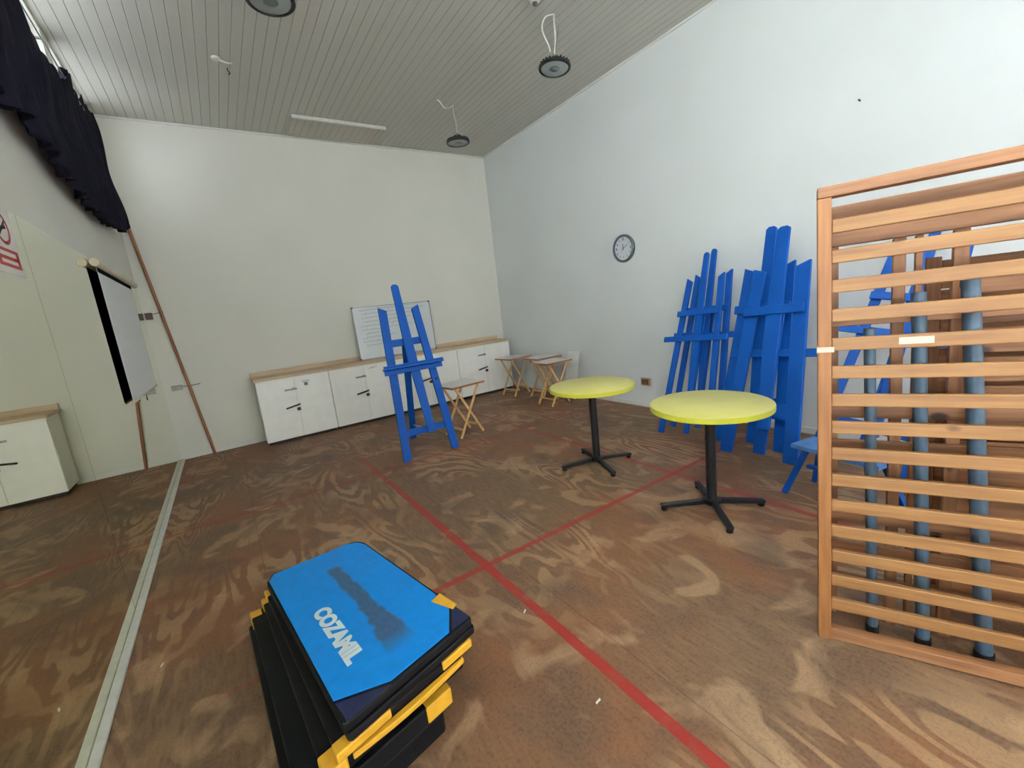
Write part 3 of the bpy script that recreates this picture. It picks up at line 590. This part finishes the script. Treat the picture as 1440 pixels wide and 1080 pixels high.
dup(tb, 'nearer round yellow table on a black four-foot pedestal, beside the pine frame', Matrix.Translation((2.517, 1.545, 0)) @ Matrix.Rotation(R(-41), 4, 'Z'), TG, True)
dup(tb, 'farther round yellow table on a black four-foot pedestal, nearer the far corner', Matrix.Translation((2.585, 2.685, 0)) @ Matrix.Rotation(R(-21), 4, 'Z'), TG)

# ------------------------------------------------------------------ folding tray tables
def make_tray():
    t = thing('folding_tray_table', '', 'side table')
    hw, hd = 0.23, 0.19
    bm = bm_(); box(bm, -hw, hw, -hd, hd, 0.626, 0.634); obj('tray_top', bm, 'traytop', t, bevel=0.002)
    bm = bm_(); box(bm, -hw - 0.006, hw + 0.006, -hd - 0.006, -hd, 0.610, 0.634); box(bm, -hw - 0.006, hw + 0.006, hd, hd + 0.006, 0.610, 0.634)
    box(bm, -hw - 0.006, -hw, -hd, hd, 0.610, 0.634); box(bm, hw, hw + 0.006, -hd, hd, 0.610, 0.634); box(bm, -hw, hw, -hd, hd, 0.6175, 0.6255); obj('tray_edge', bm, 'beechr', t, bevel=0.002)
    for s in (-1, 1):
        y0 = s * 0.155
        bm = bm_(); bar(bm, (-0.175, y0, 0.004), (0.165, y0, 0.6165), 0.028, 0.016, (0, 1, 0)); obj('leg', bm, 'beech', t, bevel=0.003)
        bm = bm_(); bar(bm, (0.175, y0 - s * 0.02, 0.004), (-0.165, y0 - s * 0.02, 0.6165), 0.028, 0.016, (0, 1, 0)); obj('leg', bm, 'beech', t, bevel=0.003)
    for x, dy, z in ((-0.135, 0.145, 0.10), (0.13, 0.125, 0.10)):
        bm = bm_(); box(bm, x - 0.009, x + 0.009, -dy, dy, z - 0.013, z + 0.013); obj('crossbar', bm, 'beech', t, bevel=0.003)
    return t
tr = make_tray(); RG = 'white topped folding tray tables in the far corner'
def at(x, y, a): return Matrix.Translation((x, y, 0)) @ Matrix.Rotation(R(a), 4, 'Z')
dup(tr, 'white-topped folding tray table standing alone right behind the blue easel', at(2.27, 4.62, 8), None, True)
dup(tr, 'white-topped folding tray table with crossed legs in front of the far corner group', at(3.88, 4.82, 0), RG)
dup(tr, 'folding tray table at the left of the corner group beside the cabinet end', at(3.97, 5.93, 6), RG)
dup(tr, 'folding tray table between the others in the corner group, against the right wall', at(4.145, 5.36, 0), RG)
# folded one leaning on the right wall
t = thing('folded_tray_table', 'white folded tray table leaning on the right wall beside the corner group', 'side table', (4.17, 4.83, 0.002), (0, R(14), R(2)))
bm = bm_(); box(bm, 0, 0.012, -0.12, 0.12, 0.10, 0.72); obj('tray_top', bm, 'traytop', t, bevel=0.003)
for s in (-1, 1):
    bm = bm_(); bar(bm, (0.025, s * 0.09, 0.004), (0.025, s * 0.09, 0.70), 0.026, 0.016, (1, 0, 0)); obj('leg', bm, 'traytop', t, bevel=0.003)
bm = bm_(); box(bm, 0.034, 0.046, -0.10, 0.10, 0.12, 0.15); obj('crossbar', bm, 'traytop', t, bevel=0.002)

# ------------------------------------------------------------------ slatted pine frames
NH = Vector((0.92116424, 0.38917404, 0)); TD = Vector((0.38917404, -0.92116424, 0))
def frame_m(off, shift, lean=2.0, roll=0.0, z=0.0):
    o_ = Vector((1.842, 0.641, 0)) + NH * off + TD * shift
    m = Matrix(((TD.x, NH.x, 0, o_.x), (TD.y, NH.y, 0, o_.y), (0, 0, 1, z), (0, 0, 0, 1)))
    return m @ Matrix.Rotation(R(-lean), 4, 'X') @ Matrix.Rotation(R(roll), 4, 'Y')
t = thing('slatted_frame', 'front pine frame of horizontal slats standing upright at the right', 'slatted frame'); FW = 0.98; FH = 1.78
bm = bm_(); box(bm, -0.042, 0.0, -0.02, 0.035, 0, FH - 0.0305); obj('post', bm, 'pinev', t, bevel=0.003)
bm = bm_(); box(bm, FW, FW + 0.042, -0.02, 0.035, 0, FH - 0.0305); obj('post', bm, 'pinev', t, bevel=0.003)
bm = bm_(); box(bm, -0.042, FW + 0.042, -0.02, 0.035, FH - 0.030, FH + 0.008); obj('top_rail', bm, 'pined', t, bevel=0.003)
bm = bm_(); box(bm, 0.0, FW, -0.012, 0.03, 0.0, 0.045); obj('bottom_rail', bm, 'pined', t, bevel=0.003)
for i in range(15):
    v = 0.157 + 0.1065 * i - 0.0; hgt = 0.048
    bm = bm_(); box(bm, 0.0005, FW - 0.0005, -0.008, 0.012, v - hgt / 2, v + hgt / 2); obj('slat', bm, 'pine', t, bevel=0.004)
bm = bm_(); box(bm, -0.0445, 0.008, -0.0225, -0.0205, 1.195, 1.215); box(bm, -0.0445, -0.0425, -0.0205, 0.036, 1.19, 1.22); obj('masking_tape', bm, 'tape', t)
bm = bm_()
box(bm, 0.19, 0.28, -0.0105, -0.0085, 1.212, 1.236); obj('masking_tape', bm, 'tape', t)
t.matrix_world = frame_m(0, 0.02, 2.0, -1.1)

t = thing('slatted_frame', 'middle brown pine frame with uprights, seen through the front slats', 'slatted frame')
for (a, b_) in ((0.0, 0.04), (0.20, 0.236), (0.262, 0.282), (0.36, 0.40), (0.70, 0.74), (0.98, 1.02)):
    bm = bm_(); box(bm, a, b_, 0.0, 0.03, 0.0, 1.579); obj('upright', bm, 'pinedv', t, bevel=0.003)
for v, hh in ((1.655, 0.15), (0.03, 0.06)):
    bm = bm_(); box(bm, 0, 1.02, 0.0, 0.03, v - hh / 2, v + hh / 2) if v > 1 else box(bm, 0.041, 0.199, 0.002, 0.028, v - hh / 2 + 0.005, v + hh / 2); obj('rail', bm, 'pined', t, bevel=0.003)
for v in (1.30, 0.93, 0.78, 0.63, 0.48, 0.33, 0.18):
    bm = bm_(); box(bm, 0.0, 1.02, -0.0205, -0.0005, v - 0.028, v + 0.028); obj('rail', bm, 'pined', t, bevel=0.003)
for v in [0.24 + 0.105 * i for i in range(12)]:
    bm = bm_(); box(bm, 0.405, 1.0, 0.031, 0.046, v - 0.044, v + 0.044); obj('slat', bm, 'pined', t, bevel=0.003)
t.matrix_world = frame_m(0.17, 0.012, 1.0, -1.1)
t = thing('slatted_frame', 'rear brown board-backed pine frame deepest of the three, in shade', 'slatted frame')
bm = bm_(); box(bm, 0, 0.045, 0, 0.03, 0, 1.50); obj('post', bm, 'pinedv', t, bevel=0.003)
bm = bm_(); box(bm, 1.0, 1.045, 0, 0.03, 0, 1.50); obj('post', bm, 'pinedv', t, bevel=0.003)
for i in range(13):
    v = 0.05 + 0.115 * i
    bm = bm_(); box(bm, 0.046, 0.999, 0.005, 0.022, v - 0.055, v + 0.055); obj('slat', bm, 'pined', t, bevel=0.003)
t.matrix_world = frame_m(0.37, 0.34, 1.5, -1.0)
PG = 'grey-blue steel tubes between the pine frames'
for k, (u0, u1, z1, lab) in enumerate(((0.165, 0.115, 1.26, 'leftmost grey-blue steel tube standing behind the front pine slats'), (0.32, 0.245, 1.38, 'middle grey-blue steel tube standing behind the front pine slats'), (0.49, 0.37, 1.42, 'rightmost slanting grey-blue steel tube behind the front pine slats'))):
    t = thing('steel_tube', lab, 'steel tube', group=PG)
    bm = bm_(); tube(bm, [(u0, 0, 0.012), (u1, 0.0, z1)], 0.018 + 0.003 * k, 14); obj('tube', bm, 'steel', t, smooth=True)
    bm = bm_(); tube(bm, [(u0, 0, 0.0), (u0 - 0.0005, 0, 0.03)], 0.0225 + 0.003 * k, 14); obj('foot_cap', bm, 'rubber', t, smooth=True)
    bm = bm_(); tube(bm, [(u1, 0, z1 - 0.03), (u1, 0, z1 + 0.006)], 0.0185 + 0.003 * k, 14); obj('top_cap', bm, 'steel', t, smooth=True)
    t.matrix_world = frame_m(0.105, 0, 0.5, 0)

# ------------------------------------------------------------------ stack of gym mats
# corners (top face): L far-left, T far-right, R near-right, B near-left
def quad(dx=0, dy=0, rot=0, zf=0.31, zn=0.37, grow=0):
    P = [Vector((-0.047, 2.342)), Vector((0.423, 2.372)), Vector((0.574, 1.32)), Vector((0.074, 1.189))]
    c = sum(P, Vector((0, 0))) / 4; out = []
    for p, z in zip(P, (zf, zf, zn, zn)):
        q = p - c; q = q * (1 + grow); q = Matrix.Rotation(R(rot), 2) @ q
        out.append(Vector((q.x + c.x + dx, q.y + c.y + dy, z)))
    return out
def mapper(Q, org):
    L_, T_, R_, B_ = Q
    def f(u, v, w):
        p = (L_ * (1 - u) + T_ * u) * (1 - v) + (B_ * (1 - u) + R_ * u) * v
        p = p + Vector((0, 0, w)) ; return p - org
    return f
def gym_mat(label, Q, th, blue=False, corners=(), strip=None):
    org = (Q[0] + Q[1] + Q[2] + Q[3]) / 4; org = Vector((org.x, org.y, min(q.z for q in Q) - th))
    t = thing('gym_mat', label, 'gym mat', org, group='gym mats piled on the floor'); f = mapper(Q, org)
    bm = bm_(); c = 0.02
    pts = [(c, 0), (1 - c, 0), (1, c / 2), (1, 1 - c / 2), (1 - c, 1), (c, 1), (0, 1 - c / 2), (0, c / 2)]
    if blue: pts = [(0.07, 0.0), (0.86, 0.0), (0.97, 0.03), (1, 0.07), (1, 1 - c / 2), (1 - c, 1), (c, 1), (0, 1 - c / 2), (0, 0.05)]
    prism(bm, pts, -th, 0, f); obj('mat_body', bm, 'blackv', t, bevel=min(0.014, th * 0.3), smooth=False, seg=3)
    for (cu, cv, lu, lv) in corners:      # yellow wrapped corners
        e_ = 0.008; u0, u1 = (-e_, lu) if cu == 0 else (1 - lu, 1 + e_); v0, v1 = (-e_ / 2, lv) if cv == 0 else (1 - lv, 1 + e_ / 2)
        bm = bm_(); prism(bm, [(u0, v0), (u1, v0), (u1, v1), (u0, v1)], -th * 0.93, 0.0015, f); obj('corner_patch', bm, 'yv', t, bevel=0.006, seg=3)
    if strip:
        u0, u1, w0, w1 = strip; bm = bm_(); n = 14
        pts = [(u0 + (u1 - u0) * i / n, 0.985) for i in range(n + 1)] + [(u0 + (u1 - u0) * i / n, 1.006 + 0.012 * math.sin(math.pi * i / n)) for i in range(n, -1, -1)]
        prism(bm, pts, w0, w1, f); obj('edge_strip', bm, 'yv', t, bevel=0.003)
    return t, f
Q1 = quad()
t, f = gym_mat('topmost gym mat with bright blue top, white lettering and a worn grey patch', Q1, 0.034, True)
bm = bm_(); uvl = bm.loops.layers.uv.new('panel')     # blue panel with cut corners
poly = [(0.08, 0.015), (0.83, 0.012), (0.945, 0.05), (0.975, 0.10), (0.975, 0.87), (0.80, 0.985), (0.33, 0.985), (0.018, 0.905), (0.018, 0.06)]
def ins(poly, w):
    vs = [bm.verts.new(f(u, v, w)) for u, v in poly]; fc = bm.faces.new(vs)
    for lp, (u, v) in zip(fc.loops, poly): lp[uvl].uv = (u, v)
    return vs
a_ = ins(poly, 0.0035); b2 = ins(poly, 0.0002)
for i in range(len(poly)): bm.faces.new((a_[i], a_[(i + 1) % len(poly)], b2[(i + 1) % len(poly)], b2[i]))
obj('blue_panel', bm, 'panel', t)
bm = bm_(); prism(bm, [(0.02, 0.918), (0.32, 0.998), (0.03, 0.996)], 0.0004, 0.0028, f); obj('navy_corner', bm, 'navy', t)
bm = bm_(); prism(bm, [(0.975, 0.885), (0.99, 0.90), (0.985, 0.99), (0.83, 0.985)], 0.0004, 0.0028, f); obj('navy_corner', bm, 'navy', t)
bm = bm_(); prism(bm, [(0.90, 0.80), (1.0, 0.79), (1.004, 0.90), (0.955, 0.91)], 0.004, 0.008, f); obj('corner_patch', bm, 'yv', t, bevel=0.001)
def lt(p):   # text baseline runs far -> near, letter tops point to +u
    return f(0.235 + p.y * 1.0, 0.64 + p.x * 0.5, 0.0046 + p.z)
obj('lettering', text_bm('COZAMIL', 0.165, lt, 0.0004, 0.010), 'letter', t)
gym_mat('thin black gym mat directly under the blue-topped one', quad(0.004, -0.004, 0.3, 0.274, 0.334), 0.030)
gym_mat('black gym mat with yellow wrapped corners, third from the top', quad(-0.02, -0.008, -0.8, 0.242, 0.300), 0.034, corners=((0, 0, 0.10, 0.06), (1, 1, 0.26, 0.05), (0, 1, 0.34, 0.04)))
gym_mat('black gym mat with a long yellow strip along its near edge', quad(-0.05, -0.015, -1.8, 0.206, 0.262), 0.046, corners=((0, 0, 0.10, 0.05), (0, 1, 0.13, 0.065)), strip=(0.16, 0.99, -0.022, -0.002))
gym_mat('black gym mat with a yellow right near corner, second from the floor', quad(-0.115, -0.012, -2.6, 0.158, 0.172), 0.068, corners=((0, 0, 0.10, 0.05), (1, 1, 0.20, 0.05), (0, 1, 0.10, 0.05)))
gym_mat('lowest black gym mat lying on the plywood floor', quad(-0.14, 0.0, -3.0, 0.088, 0.088), 0.087, corners=((0, 1, 0.08, 0.04),))

# ------------------------------------------------------------------ paper scraps on the floor
for x, y, a, l in ((0.98, 1.607, 40, 'tiny white paper scrap on the floor beside the red line crossing'), (0.905, 1.033, 10, 'tiny white paper scrap on the floor between the gym mats and long red line'),
                   (-0.525, 2.485, 75, 'tiny white paper scrap on the floor left of the gym mats')):
    bm = bm_(); prism(bm, [(-0.014, -0.003), (0.012, -0.0045), (0.015, 0.003), (-0.010, 0.004)], 0.0, 0.0015, lambda p, q, h: Vector((p, q, h + 0.04 * abs(p) * 2)))
    o = tag(obj('paper_scrap', bm, 'strip'), l, 'paper'); o.location = (x, y, 0.0005); o.rotation_euler = (0, 0, R(a))
